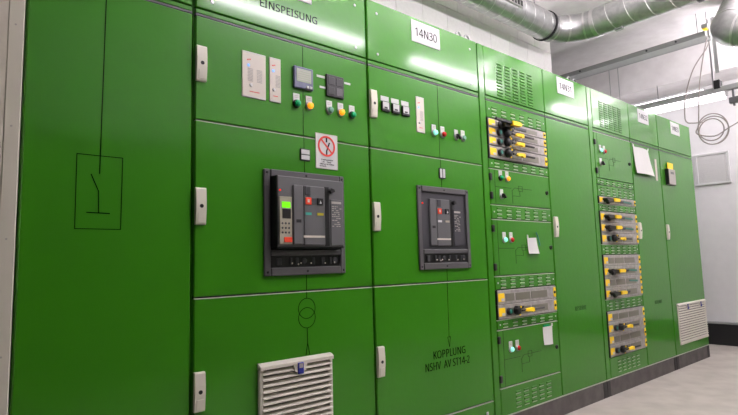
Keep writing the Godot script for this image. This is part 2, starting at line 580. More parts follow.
# round pilot lamp or push button with a label tile above it
func pilot(c: Node3D, x: float, y: float, lens: String, proud := 0.0) -> void:
	var o := org
	org = Vector3(x, y, 0)
	var n := grp("pilot_lamp", c, org - o)
	var b := mb()
	b.box(x - 0.015, x + 0.015, y - 0.003, y + 0.042, 0.0, 0.004, 0.001)
	ob("label_tile", b, M.white, n)
	var t := mb()
	for k in 2: t.box(x - 0.009, x + 0.009, y + 0.024 + k * 0.007, y + 0.0265 + k * 0.007, 0.004, 0.0044)
	ob("tile_print", t, M.plate_grey, n)
	ob("bezel", mb().lathe(Vector3(x, y, 0.0), Vector3(0, 0, 1), [[0.0, 0.0], [0.0165, 0.0], [0.0165, 0.007], [0.0145, 0.011], [0.0125, 0.011], [0.0125, 0.006], [0.0, 0.006]], 18), M.bezel if lens != "lens_green" else M.black, n)
	ob("lens", mb().lathe(Vector3(x, y, 0.004), Vector3(0, 0, 1), [[0.013, 0.0], [0.013, 0.010 + proud], [0.0105, 0.0145 + proud], [0.006, 0.0165 + proud], [0.0, 0.017 + proud]], 18), M[lens], n)
	org = o

func selector(c: Node3D, x: float, y: float) -> void:
	var o := org
	org = Vector3(x, y, 0)
	var n := grp("selector_switch", c, org - o)
	ob("label_tile", mb().box(x - 0.014, x + 0.014, y - 0.003, y + 0.038, 0.0, 0.004, 0.001), M.white, n)
	ob("bezel", mb().lathe(Vector3(x, y, 0.0), Vector3(0, 0, 1), [[0.0, 0.0], [0.0165, 0.0], [0.0165, 0.007], [0.014, 0.011], [0.0, 0.011]], 18), M.bezel, n)
	var k := mb()
	k.disc(Vector3(x, y, 0.011), Vector3(0, 0, 1), 0.0115, 0.007, 16, 0.002)
	k.prism([Vector2(x - 0.013, y + 0.009), Vector2(x - 0.008, y + 0.013), Vector2(x + 0.015, y - 0.008), Vector2(x + 0.010, y - 0.013)], 0.012, 0.028)
	ob("knob", k, M.black, n)
	org = o

# louvred filter fan grille: frame, slats, badge clips
func fan_grille(c: Node3D, x0: float, x1: float, y0: float, y1: float, n: int, clips: Array, d := 0.02) -> void:
	var o := org
	org = Vector3((x0 + x1) * 0.5, y0, 0)
	var g := grp("fan_grille", c, org - o)
	var fr := mb()
	fr.prism_x([Vector2(y1 - 0.022, 0), Vector2(y1, 0), Vector2(y1 - 0.003, d * 0.6), Vector2(y1 - 0.010, d + 0.003), Vector2(y1 - 0.022, d + 0.003)], x0, x1)
	fr.box(x0, x1, y0, y0 + 0.016, 0.0, d, 0.003)
	fr.box(x0, x0 + 0.016, y0 + 0.016, y1 - 0.022, 0.0, d - 0.004, 0.003)
	fr.box(x1 - 0.016, x1, y0 + 0.016, y1 - 0.022, 0.0, d - 0.004, 0.003)
	ob("frame", fr, M.grille, g)
	ob("filter_back", mb().box(x0 + 0.01, x1 - 0.01, y0 + 0.01, y1 - 0.015, 0.0, 0.0022), M.gap_dark, g)
	var p := (y1 - 0.022 - y0 - 0.012) / n
	for k in n:
		var y := y0 + 0.012 + p * k
		ob("slat", mb().prism_x([Vector2(y, 0.004), Vector2(y + p * 0.72, 0.004), Vector2(y + p * 0.68, 0.008), Vector2(y + p * 0.26, d + 0.001), Vector2(y + p * 0.10, d + 0.001), Vector2(y, d - 0.003)], x0 + 0.012, x1 - 0.006), M.grille, g)
	for x in clips:
		ob("clip", mb().prism([Vector2(x - 0.03, y1 - 0.02), Vector2(x - 0.022, y1 - 0.046), Vector2(x + 0.022, y1 - 0.046), Vector2(x + 0.03, y1 - 0.02)], d - 0.002, d + 0.005), M.grille, g)
		var bd := ob("badge", mb().box(x - 0.013, x + 0.013, y1 - 0.056, y1 - 0.014, d + 0.003, d + 0.009, 0.002), M.blue, g, "dark blue badge clip")
		bd.set_meta("label", "dark blue badge clip")
		ob("badge_print", mb().box(x - 0.008, x + 0.008, y1 - 0.034, y1 - 0.018, d + 0.009, d + 0.0094), M.plate_grey, g)
	org = o

# one strip of a fused switch-disconnector, 0.597 wide, height h, centred at y
# style: "blank", "lever" or "pulled"
func fuse_switch(c: Node3D, x: float, y: float, h: float, style: String, tealed: bool, reach := 0.04) -> void:
	var o := org
	org = Vector3(x, y, 0)
	var n := grp("fuse_switch", c, org - o)
	var w := 0.592
	var lh := maxf(0.0165, h * 0.29)
	ob("base_plate", mb().box(x + 0.004, x + w, y - h * 0.5 + 0.001, y + h * 0.5 - 0.001, -0.01, 0.004, 0.002), M.switch_plate, n)
	ob("edge_rail", mb().box(x - 0.004, x + 0.003, y - h * 0.5, y + h * 0.5, -0.01, 0.004), M.black, n)
	var lb := ob("label_tile", mb().box(x + 0.008, x + 0.064, y - lh, y + lh, 0.003, 0.006, 0.001), M.yellow, n, "yellow label tile")
	lb.set_meta("label", "yellow label tile")
	var t := mb()
	t.box(x + 0.034, x + 0.060, y - lh + 0.002, y - lh * 0.25, 0.006, 0.0065)
	ob("label_print", t, M.white, n)
	var wd := mb()
	for s in [[0.075, 0.155], [0.17, 0.31], [0.325, 0.49]]:
		wd.box(x + s[0], x + s[1], y - h * 0.29, y + h * 0.24, 0.003, 0.0055, 0.001)
	ob("fuse_window", wd, M.switch_window, n)
	var e := mb()
	e.box(x + w - 0.03, x + w - 0.006, y - h * 0.36, y + h * 0.36, 0.0, 0.008, 0.003)
	ob("end_block", e, M.yellow, n, "yellow end block")
	var hz := mb()
	hz.disc(Vector3(x + w - 0.021, y, 0.006), Vector3(0, 0, 1), 0.0085, 0.005, 12, 0.002)
	ob("lock_knob", hz, M.black, n)
	if tealed:
		ob("marker_strip", mb().prism([Vector2(x + 0.375, y - 0.004), Vector2(x + 0.51, y - 0.011), Vector2(x + 0.51, y + 0.003), Vector2(x + 0.375, y + 0.008)], 0.003, 0.008), M.teal, n, "teal marker strip")
	if style == "lever":
		var kx := x + 0.095
		ob("position_knob", mb().lathe(Vector3(kx, y, 0.004), Vector3(0, 0, 1), [[0.0, 0.0], [0.02, 0.0], [0.02, 0.012], [0.017, 0.016], [0.0, 0.016]], 16), M.black, n)
		ob("position_lens", mb().disc(Vector3(kx, y, 0.019), Vector3(0, 0, 1), 0.011, 0.003, 14, 0.001), M.teal, n)
		var hb := mb()
		hb.lathe(Vector3(x + 0.155, y, 0.012), Vector3(0, 0, 1), [[0.0, 0.0], [0.023, 0.0], [0.023, 0.014], [0.018, 0.024], [0.010, 0.028], [0.0, 0.028]], 18)
		hb.prism([Vector2(x + 0.13, y + 0.012), Vector2(x + 0.145, y + 0.026), Vector2(x + 0.205, y + 0.024), Vector2(x + 0.19, y + 0.008)], 0.012, 0.034)
		ob("hub", hb, M.black, n)
		var ht := mb()
		ht.disc(Vector3(x + 0.168, y + 0.020, 0.033), Vector3(0, 0, 1), 0.006, 0.005, 10, 0.001)
		ht.disc(Vector3(x + 0.168, y - 0.022, 0.026), Vector3(0, 0, 1), 0.005, 0.005, 10, 0.001)
		ob("hub_pin", ht, M.yellow, n)
		ob("grip", mb().prism([Vector2(x + 0.205, y - 0.004), Vector2(x + 0.225, y + 0.007), Vector2(x + 0.285, y + 0.010), Vector2(x + 0.292, y + 0.004), Vector2(x + 0.292, y - 0.012), Vector2(x + 0.272, y - 0.014), Vector2(x + 0.262, y - 0.007), Vector2(x + 0.225, y - 0.010)], 0.027, 0.043), M.yellow, n, "yellow grip of the lever")
		ob("lever", mb().box(x + 0.18, x + 0.405, y - 0.006, y + 0.005, 0.026, 0.038, 0.003), M.black, n)
	elif style == "pulled":
		var z := reach
		ob("position_knob", mb().lathe(Vector3(x + 0.105, y - 0.006, 0.012), Vector3(0, 0, 1), [[0.0, 0.0], [0.024, 0.0], [0.024, 0.010], [0.018, 0.018], [0.0, 0.018]], 16), M.black, n)
		var bar := mb()
		if z > 0.05:
			bar.prism([Vector2(x + 0.004, y + 0.001), Vector2(x + 0.006, y + 0.013), Vector2(x + 0.155, y + 0.012), Vector2(x + 0.155, y - 0.004)], z - 0.014, z)
			bar.prism([Vector2(x + 0.10, y - 0.022), Vector2(x + 0.10, y + 0.006), Vector2(x + 0.165, y + 0.006), Vector2(x + 0.185, y - 0.012), Vector2(x + 0.175, y - 0.022)], 0.004, z - 0.012)
		else:
			bar.prism([Vector2(x + 0.045, y + 0.004), Vector2(x + 0.055, y + 0.013), Vector2(x + 0.16, y + 0.011), Vector2(x + 0.175, y - 0.006), Vector2(x + 0.15, y - 0.015), Vector2(x + 0.075, y - 0.013)], 0.004, z)
		ob("lever", bar, M.black, n)
		ob("grip", mb().prism([Vector2(x + 0.15, y - 0.010), Vector2(x + 0.15, y + 0.013), Vector2(x + 0.222, y + 0.013), Vector2(x + 0.24, y + 0.003), Vector2(x + 0.226, y - 0.011)], z - 0.016, z + 0.008), M.yellow, n, "yellow grip of the lever")
		ob("slot_bar", mb().box(x + 0.245, x + 0.37, y - 0.009, y + 0.007, 0.003, 0.010, 0.002), M.breaker_dark, n)
	org = o

# small hinged door of a feeder compartment with hinges, lock and mimic diagram
func feeder_door(c: Node3D, x0: float, x1: float, y0: float, y1: float, hinges: Array, lock: Vector2, dy: float) -> void:
	var d := door(c, "feeder_door", x0, x1, y0, y1, 0.0, true)
	for y in hinges:
		ob("hinge", mb().box(x0 - 0.006, x0 + 0.014, y - 0.019, y + 0.019, -0.004, 0.010, 0.003), M.black, d)
	var l := mb()
	l.disc(Vector3(lock.x, lock.y, 0.0), Vector3(0, 0, 1), 0.013, 0.006, 14, 0.002)
	l.box(lock.x - 0.003, lock.x + 0.003, lock.y - 0.009, lock.y + 0.009, 0.005, 0.011, 0.001)
	ob("lock", l, M.black, d)
	var xs := x0 + 0.195
	ob("mimic_line", mb().line([Vector2(x0 + 0.045, y0 + 0.004), Vector2(x0 + 0.045, y1 - 0.004)], 0.0018, 0.0), M.print_feeder, d)
	ob("mimic_line", mb().line([Vector2(x0 + 0.048, dy), Vector2(xs, dy)], 0.0022, 0.0), M.print_feeder, d)
	ob("mimic_line", mb().line([Vector2(xs + 0.01, dy - 0.012), Vector2(xs + 0.035, dy + 0.004), Vector2(xs + 0.21, dy + 0.004)], 0.0022, 0.0), M.print_feeder, d)
	ob("mimic_line", mb().line([Vector2(xs + 0.01, dy - 0.012), Vector2(xs + 0.01, dy - 0.085)], 0.0022, 0.0), M.print_feeder, d)
	ob("mimic_line", mb().line([Vector2(xs + 0.075, dy + 0.018), Vector2(xs + 0.112, dy + 0.018), Vector2(xs + 0.112, dy - 0.012), Vector2(xs + 0.075, dy - 0.012)], 0.002, 0.0, true), M.print_feeder, d)
	ob("mimic_line", mb().line([Vector2(xs + 0.01, dy - 0.042), Vector2(xs + 0.085, dy - 0.042), Vector2(xs + 0.085, dy - 0.012)], 0.002, 0.0), M.print_feeder, d)

func build_cabinets() -> void:
	cabinet_one()
	cabinet_feed()
	cabinet_coupling()
	cabinet_feeders_near()
	cabinet_feeders_far()
	cabinet_last()

func cabinet_one() -> void:
	var x0 := 0.2115
	var x1 := 0.706
	var c := carcass(x0, x1, "leftmost plain green cabinet with an earthing switch symbol on its door")
	head(c, x0 + 0.004, x1 - 0.005)
	door(c, "door", x0 + 0.004, x1 - 0.005, BOT + 0.004, SEAM - 0.006)
	ob("mimic_line", mb().line([Vector2(0.4225, SEAM - 0.01), Vector2(0.416, 1.222)], 0.0026, 0.0), M.print, c)
	ob("mimic_line", mb().line([Vector2(0.353, 1.276), Vector2(0.481, 1.276), Vector2(0.479, 1.053), Vector2(0.353, 1.053)], 0.0022, 0.0, true), M.print, c)
	ob("mimic_line", mb().line([Vector2(0.393, 1.217), Vector2(0.4145, 1.167), Vector2(0.416, 1.102)], 0.0026, 0.0), M.print, c)
	ob("mimic_line", mb().line([Vector2(0.384, 1.102), Vector2(0.446, 1.101)], 0.003, 0.0), M.print, c)

func cabinet_feed() -> void:
	var a := 0.706
	var b := 1.503
	var x0 := a + 0.006
	var x1 := b - 0.005
	var c := carcass(a, b, "green incoming feeder cabinet with a red and white prohibition sign above its circuit breaker")
	head(c, x0, x1)
	door(c, "instrument_door", x0, x1, 1.441, SEAM - 0.006)
	door(c, "breaker_door", x0, x1, 0.832, 1.436, 0.0, true)
	door(c, "lower_door", x0, x1, 0.212, 0.827, 0.0, true)
	door(c, "base_panel", x0, x1, BOT + 0.004, 0.207, 0.0, true)
	for y in [1.638, 1.137, 0.526]: handle(c, 0.7305, y)
	name_plate(c, 1.0, 1.204, "")
	text("lettering", "EINSPEISUNG", 0.031, M.ink, c, Vector3(1.098, 1.9395, 0.0006), 1.02)
	ob("mimic_line", mb().line([Vector2(1.158, SEAM - 0.008), Vector2(1.1555, 1.444)], 0.002, 0.0), M.print, c)
	ob("mimic_line", mb().line([Vector2(1.1575, 1.434), Vector2(1.159, 1.29)], 0.002, 0.0), M.print, c)
	ob("mimic_line", mb().line([Vector2(1.16, 0.894), Vector2(1.16, 0.834)], 0.002, 0.0), M.print, c)
	ob("mimic_line", mb().line([Vector2(1.16, 0.825), Vector2(1.16, 0.803)], 0.002, 0.0), M.print, c)
	ob("mimic_line", mb().ring(Vector2(1.16, 0.763), 0.0385, 0.0022, 0.0), M.print, c)
	ob("mimic_line", mb().ring(Vector2(1.16, 0.7275), 0.0385, 0.0022, 0.0), M.print, c)
	ob("mimic_line", mb().line([Vector2(1.16, 0.689), Vector2(1.161, 0.625)], 0.0022, 0.0), M.print, c)
	ob("mimic_line", mb().line([Vector2(1.161, 0.632), Vector2(1.153, 0.588)], 0.0022, 0.0), M.print, c)
	ob("mimic_line", mb().line([Vector2(1.161, 0.632), Vector2(1.171, 0.586)], 0.0022, 0.0), M.print, c)
	relay_plate(c, 0.888, 0.986, 1.553, 1.729, true)
	relay_plate(c, 1.003, 1.052, 1.554, 1.730, false)
	# multimeter with a grey display
	var n := ob("power_meter", mb().box(1.108, 1.200, 1.630, 1.719, 0.0, 0.013, 0.003), M.meter_frame, c)
	ob("display", mb().box(1.119, 1.189, 1.656, 1.710, 0.012, 0.0142, 0.001), M.lcd_grey, n)
	var rows := mb()
	for k in 5: rows.box(1.124, 1.184, 1.664 + k * 0.009, 1.6675 + k * 0.009, 0.0142, 0.0146)
	ob("display_row", rows, M.plate_grey, n)
	for x in [1.171, 1.187]:
		ob("key", mb().box(x - 0.006, x + 0.006, 1.634, 1.645, 0.012, 0.0155, 0.001), M.white, n)
	# block of four black annunciator windows
	var q := ob("annunciator", mb().box(1.269, 1.360, 1.626, 1.720, 0.0, 0.010, 0.002), M.black, c)
	for i in 2:
		for j in 2:
			var wx := 1.277 + i * 0.041
			var wy := 1.633 + j * 0.043
			ob("window", mb().box(wx, wx + 0.033, wy, wy + 0.034, 0.009, 0.0115, 0.001), M.breaker_frame if i == 1 and j == 0 else M.dark_window, q)
	for l in [[1.224, 1.267, 1.699, 1.709], [1.238, 1.268, 1.655, 1.664], [1.368, 1.402, 1.698, 1.707]]:
		ob("label_strip", mb().box(l[0], l[1], l[2], l[3], 0.0, 0.0018, 0.0005), M.white, c)
	var lens := ["lens_green", "lens_orange", "lens_clear", "lens_orange", "lens_green"]
	var px := [1.123, 1.183, 1.284, 1.343, 1.405]
	for i in 5: pilot(c, px[i], 1.566, lens[i], 0.003)
	# twin label over the breaker
	var tl := ob("twin_label", mb().box(1.137, 1.184, 1.340, 1.388, 0.0, 0.006, 0.0015), M.black, c)
	for y in [1.344, 1.366]: ob("label_strip", mb().box(1.141, 1.180, y, y + 0.018, 0.0055, 0.0068, 0.0005), M.white, tl)
	sign_plate(c)
	breaker(c, 0.972, true)
	fan_grille(c, 0.946, 1.267, 0.258, 0.584, 14, [1.112])

func relay_plate(c: Node3D, x0: float, x1: float, y0: float, y1: float, wide: bool) -> void:
	var p := ob("relay_plate", mb().box(x0, x1, y0, y1, -0.001, 0.004, 0.001), M.plate_beige, c)
	var r := mb()
	var xl := x0 + 0.2 * (x1 - x0)
	for k in 3: r.box(xl + k * 0.0055, xl + 0.004 + k * 0.0055, y1 - 0.035 + k * 0.0015, y1 - 0.030 + k * 0.0015, 0.004, 0.0044)
	r.box(x0 + 0.3 * (x1 - x0), x0 + 0.72 * (x1 - x0), y0 + 0.022, y0 + 0.025, 0.004, 0.0043)
	ob("plate_print", r, M.mark_red, p)
	ob("led", mb().disc(Vector3(xl + 0.006, y1 - 0.053, 0.003), Vector3(0, 0, 1), 0.005, 0.003, 12, 0.001), M.led_blue, p)
	ob("reset_button", mb().disc(Vector3(x0 + 0.36 * (x1 - x0), y0 + 0.048, 0.003), Vector3(0, 0, 1), 0.0065, 0.005, 14, 0.0015), M.white, p)
	var w := mb()
	if wide:
		for k in 9:
			w.box(x0 + 0.022, x0 + 0.044, y0 + 0.063 + k * 0.0057, y0 + 0.0665 + k * 0.0057, 0.004, 0.0044)
			w.box(x0 + 0.06, x0 + 0.082, y0 + 0.063 + k * 0.0057, y0 + 0.0665 + k * 0.0057, 0.004, 0.0044)
	else:
		for k in 9: w.box(x0 + 0.026, x0 + 0.046, y0 + 0.06 + k * 0.0055, y0 + 0.0635 + k * 0.0055, 0.004, 0.0044)
	ob("legend", w, M.plate_grey, p)
	var tp := mb()
	for y in [y0 + 0.002, y1 - 0.005]: tp.box(x0 + 0.002, x1 - 0.002, y, y + 0.003, 0.0038, 0.0045)
	ob("edge_strip", tp, M.white, p)

func sign_plate(c: Node3D) -> void:
	var p := ob("prohibition_sign", mb().box(1.212, 1.323, 1.317, 1.463, 0.0, 0.003, 0.0008), M.white, c)
	var e := mb()
	e.line([Vector2(1.2135, 1.3185), Vector2(1.3215, 1.3185), Vector2(1.3215, 1.4615), Vector2(1.2135, 1.4615)], 0.002, 0.003, true)
	ob("sign_border", e, M.plate_beige, p)
	var s := mb()
	var cc := Vector2(1.2665, 1.4115)
	s.ring(cc, 0.0395, 0.008, 0.003, 36, 0.0011)
	s.line([cc + Vector2(-0.027, 0.027), cc + Vector2(0.027, -0.027)], 0.0065, 0.0035)
	ob("prohibition_ring", s, M.mark_red, p)
	var k := mb()
	k.line([cc + Vector2(0.0, 0.020), cc + Vector2(0.0, 0.034)], 0.007, 0.003)
	k.line([cc + Vector2(0.014, 0.014), cc + Vector2(0.001, -0.017)], 0.006, 0.003)
	k.line([cc + Vector2(0.0, -0.022), cc + Vector2(0.0, -0.033)], 0.006, 0.003)
	ob("switch_symbol", k, M.ink, p)
	var rows := ["Es wird gearbeitet!", "Ort:      Datum:", "Entfernen des Schildes", "nur durch:"]
	for i in 4:
		var t := text("sign_lettering", rows[i], 0.0052, M.ink, p, Vector3(1.2675 if i != 3 else 1.247, 1.3545 - i * 0.0088, 0.0033), 0.98)
		if i == 1: t.scale.x = 0.9

# withdrawable air circuit breaker behind its door frame. x: left edge of the frame
func breaker(c: Node3D, x: float, proud: bool) -> void:
	var o := org
	org = Vector3(x, 0.892, 0)
	var n := grp("circuit_breaker", c, org - o)
	var w := 0.375
	var y0 := 0.892
	var y1 := 1.291
	var f := mb()
	# door frame: four bars, a cross bar above the racking slot
	f.box(x, x + 0.027, y0, y1, 0.0, 0.010, 0.003)
	f.box(x + w - 0.025, x + w, y0, y1, 0.0, 0.012, 0.003)
	f.box(x + 0.028, x + w - 0.024, y1 - 0.028, y1, 0.0, 0.012, 0.003)
	f.box(x + 0.028, x + w - 0.024, y0, y0 + 0.03, 0.0, 0.012, 0.003)
	f.box(x + 0.028, x + w - 0.024, 0.966, 0.988, 0.0, 0.012, 0.003)
	ob("door_frame", f, M.breaker_frame, n)
	ob("recess", mb().box(x + 0.02, x + w - 0.02, y0 + 0.02, y1 - 0.02, -0.012, 0.001), M.black if proud else M.breaker_dark, n)
	var sc := mb()
	for px in [x + 0.013, x + w * 0.5, x + w - 0.012]:
		for py in [y0 + 0.014, y1 - 0.013]:
			sc.disc(Vector3(px, py, 0.011), Vector3(0, 0, 1), 0.005, 0.003, 10, 0.001)
	ob("screw", sc, M.black, n)
	var z := 0.05 if proud else 0.012     # face of the cover plate
	var L := x + (0.033 if proud else 0.0)   # left edge of the front cover
	if proud:
		ob("cover", mb().box(L, x + w - 0.036, 0.998, 1.262, -0.01, z, 0.003), M.breaker_grey, n)
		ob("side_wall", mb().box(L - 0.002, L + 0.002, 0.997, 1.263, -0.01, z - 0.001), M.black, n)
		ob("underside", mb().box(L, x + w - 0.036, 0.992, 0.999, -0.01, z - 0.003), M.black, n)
	else:
		L = x - 0.012
		ob("cover", mb().box(x + 0.031, x + w - 0.026, 0.989, 1.262, -0.01, 0.003, 0.002), M.breaker_dark, n)
		z = 0.004
	# main operating block, standing a little off the cover
	var m0 := L + 0.063 if proud else x + 0.079
	var zb := z + 0.009 if proud else 0.013
	var bl := mb()
	bl.box(m0, m0 + 0.045, 1.006, 1.231, z - 0.002, zb, 0.003)
	ob("charge_block", bl, M.breaker_grey, n)
	var mr := m0 + 0.046
	ob("operating_block", mb().box(mr, mr + 0.099, 1.003, 1.231, z - 0.002, zb, 0.003), M.breaker_grey, n)
	ob("cover_tab", mb().box(mr + 0.006, mr + 0.030, 1.194, 1.228, zb - 0.001, zb + 0.003, 0.001), M.breaker_dark, n)
	ob("open_button", mb().box(mr + 0.007, mr + 0.033, 1.158, 1.185, zb - 0.001, zb + 0.004, 0.001), M.orange_red, n, "orange-red open push button")
	ob("button_print", mb().prism([Vector2(mr + 0.015, 1.166), Vector2(mr + 0.024, 1.166), Vector2(mr + 0.024, 1.178), Vector2(mr + 0.015, 1.178)], zb + 0.0038, zb + 0.0044), M.plate_beige, n)
	ob("button_bridge", mb().box(mr + 0.034, mr + 0.058, 1.160, 1.184, zb - 0.001, zb + 0.002, 0.001), M.breaker_dark, n)
	ob("close_button", mb().box(mr + 0.060, mr + 0.088, 1.158, 1.185, zb - 0.001, zb + 0.004, 0.001), M.black, n, "black close push button")
	ob("button_mark", mb().prism([Vector2(mr + 0.070, 1.164), Vector2(mr + 0.080, 1.164), Vector2(mr + 0.075, 1.176)], zb + 0.0038, zb + 0.0044), M.white, n)
	ob("state_flag", mb().box(mr + 0.007, mr + 0.034, 1.118, 1.128, zb - 0.001, zb + 0.0015), M.flag_teal if proud else M.white, n)
	ob("spring_flag", mb().box(mr + 0.060, mr + 0.090, 1.118, 1.128, zb - 0.001, zb + 0.0015), M.olive if proud else M.trip_grey, n)
	ob("padlock_slot", mb().box(m0 + 0.012, m0 + 0.033, 1.088, 1.100, zb - 0.001, zb + 0.001), M.black, n)
	ob("name_bar", mb().box(mr - 0.004, mr + 0.095, 1.032, 1.040, zb - 0.001, zb + 0.0015), M.plate_beige, n)
	# slot of the racking indicator and the rating plate at the right
	var sx := mr + 0.102
	ob("side_slot", mb().box(sx, sx + 0.022, 1.0, 1.233, z - 0.004, z + 0.0008), M.black, n)
	ob("crank_knob", mb().prism([Vector2(sx + 0.019, 1.219), Vector2(sx + 0.026, 1.228), Vector2(sx + 0.041, 1.224), Vector2(sx + 0.044, 1.215), Vector2(sx + 0.028, 1.208)], z, z + 0.014), M.black, n)
	var rx := sx + 0.028
	ob("rating_plate", mb().box(rx, rx + 0.058 if proud else rx + 0.066, 1.002, 1.185, z - 0.002, z + 0.004, 0.0015), M.breaker_grey if proud else M.breaker_dark, n)
	var rp := mb()
	rp.box(rx + 0.004, rx + 0.052, 1.168, 1.177, z + 0.004, z + 0.0045)
	var rg := RandomNumberGenerator.new()
	rg.seed = 11
	for k in 11:
		var yy := 1.155 - k * 0.0078
		var xx := rx + 0.006
		while xx < rx + 0.044:
			var ww := rg.randf_range(0.004, 0.012)
			if rg.randf() < 0.62: rp.box(xx, xx + ww, yy, yy + 0.0032, z + 0.004, z + 0.0045)
			xx += ww + 0.003
	ob("rating_print", rp, M.plate_grey, n)
	ob("status_led", mb().disc(Vector3(L + 0.010 if proud else x + 0.036, 1.207, z - 0.001), Vector3(0, 0, 1), 0.004, 0.004, 10, 0.001), M.led_red, n)
	if proud:
		# trip unit with its lit green display
		var t0 := L + 0.005
		ob("trip_unit", mb().box(t0, t0 + 0.054, 1.007, 1.184, z - 0.002, z + 0.005, 0.0015), M.trip_grey, n)
		ob("display", mb().box(t0 + 0.010, t0 + 0.046, 1.142, 1.164, z + 0.004, z + 0.0062), M.lcd_green, n, "lit green display")
		ob("display_mask", mb().box(t0 + 0.012, t0 + 0.048, 1.102, 1.138, z + 0.004, z + 0.0068, 0.001), M.black, n)
		var ks := mb()
		for i in 3:
			for j in 3:
				ks.disc(Vector3(t0 + 0.012 + i * 0.014, 1.050 + j * 0.017, z + 0.004), Vector3(0, 0, 1), 0.0042, 0.0022, 10, 0.0008)
		ob("dial", ks, M.breaker_dark, n)
		ob("rating_plug", mb().box(t0 + 0.018, t0 + 0.052, 1.014, 1.033, z + 0.004, z + 0.008, 0.001), M.orange_red, n)
	# racking slot below, with its works
	var s := mb()
	s.box(x + 0.029, x + w - 0.025, y0 + 0.031, 0.965, -0.003, 0.0015)
	ob("racking_slot", s, M.black, n)
	var rk := mb()
	for q in [[0.055, 0.02], [0.112, 0.01], [0.138, 0.014], [0.215, 0.012], [0.258, 0.016], [0.298, 0.012]]:
		rk.box(x + q[0], x + q[0] + q[1], 0.930, 0.958, 0.0, 0.006, 0.002)
	rk.disc(Vector3(x + 0.178, 0.945, 0.0), Vector3(0, 0, 1), 0.011, 0.006, 12, 0.002)
	rk.disc(Vector3(x + 0.325, 0.945, 0.0), Vector3(0, 0, 1), 0.013, 0.007, 12, 0.002)
	ob("racking_gear", rk, M.breaker_dark, n)
	var rl := mb()
	for q in [0.118, 0.146, 0.158, 0.205, 0.272, 0.318]:
		rl.box(x + q, x + q + 0.005, 0.928 + fmod(q * 37.0, 0.02), 0.934 + fmod(q * 37.0, 0.02), 0.005, 0.0075)
	ob("position_mark", rl, M.plate_beige, n)
	org = o

func cabinet_coupling() -> void:
	var a := 1.503
	var b := 2.309
	var x0 := a + 0.005
	var x1 := b - 0.004
	var c := carcass(a, b, "green bus coupler cabinet with white nameplate 14N30 and a flush grey circuit breaker")
	head(c, x0, x1)
	door(c, "instrument_door", x0, x1, 1.441, SEAM - 0.006)
	door(c, "breaker_door", x0, x1, 0.832, 1.436, 0.0, true)
	door(c, "lower_door", x0, x1, 0.212, 0.827, 0.0, true)
	var bp := door(c, "base_panel", x0, x1, BOT + 0.004, 0.207, 0.0, true)
	ob("panel_clip", mb().box(2.235, 2.25, 0.142, 0.165, 0.0, 0.006, 0.002), M.white, bp)
	for y in [1.638, 1.131, 0.512]: handle(c, 1.527, y)
	name_plate(c, 1.794, 2.0, "14N30")
	ob("mimic_line", mb().line([Vector2(1.9675, SEAM - 0.008), Vector2(1.965, 1.444)], 0.002, 0.0), M.print, c)
	ob("mimic_line", mb().line([Vector2(1.967, 1.434), Vector2(1.970, 1.29)], 0.002, 0.0), M.print, c)
	ob("mimic_line", mb().line([Vector2(1.982, 0.888), Vector2(1.982, 0.834)], 0.002, 0.0), M.print, c)
	ob("mimic_line", mb().line([Vector2(1.98, 0.825), Vector2(1.977, 0.565)], 0.0022, 0.0), M.print, c)
	ob("mimic_line", mb().line([Vector2(1.977, 0.520), Vector2(1.967, 0.566), Vector2(1.987, 0.566)], 0.0022, 0.0, true), M.print, c)
	text("lettering", "KOPPLUNG", 0.036, M.print, c, Vector3(1.977, 0.493, 0.0006), 0.93)
	text("lettering", "NSHV  AV ST14-2", 0.036, M.print, c, Vector3(1.963, 0.443, 0.0006), 0.86)
	for x in [1.576, 1.6405, 1.705]:
		var n := ob("panel_relay", mb().box(x + 0.001, x + 0.051, 1.615, 1.659, 0.0, 0.012, 0.002), M.black, c)
		ob("relay_face", mb().box(x + 0.004, x + 0.042, 1.624, 1.657, 0.011, 0.0135, 0.001), M.white, n)
		ob("relay_knob", mb().box(x + 0.012, x + 0.030, 1.627, 1.634, 0.013, 0.016, 0.001), M.breaker_dark, n)
		ob("label_strip", mb().box(x, x + 0.050, 1.664, 1.687, 0.0, 0.003, 0.0008), M.white, c)
	relay_plate(c, 1.805, 1.861, 1.550, 1.727, false)
	pilot(c, 1.926, 1.562, "lens_lit", 0.003)
	pilot(c, 1.990, 1.562, "lens_red", 0.003)
	selector(c, 2.096, 1.565)
	pilot(c, 2.149, 1.565, "lens_clear", 0.0)
	var tl := ob("twin_label", mb().box(1.951, 1.997, 1.337, 1.389, 0.0, 0.006, 0.0015), M.black, c)
	for x in [1.955, 1.977]: ob("label_strip", mb().box(x, x + 0.016, 1.341, 1.385, 0.0055, 0.0068, 0.0005), M.white, tl)
	breaker(c, 1.786, false)
	for x in [2.19, 2.262]: eye(c, x)

# steel lifting eye on the roof edge
func eye(c: Node3D, x: float, flip := false) -> void:
	var p := []
	for k in 15:
		var a := PI * k / 14.0
		p.append(Vector3(x - cos(a) * 0.021, TOP + 0.012 + sin(a) * 0.024, -0.03))
	p.push_front(Vector3(x - 0.021, TOP - 0.004, -0.03))
	p.append(Vector3(x + 0.021, TOP - 0.004, -0.03))
	ob("lifting_eye", mb().tube(p, 0.0052, 8), M.steel, c)

func feeder_frame(c: Node3D, x0: float, x1: float) -> void:
	# green upright between two columns
	ob("upright", mb().box(x0, x1, BOT + 0.004, TOP, -0.018, -0.001, 0.002), M.green_paint, c)

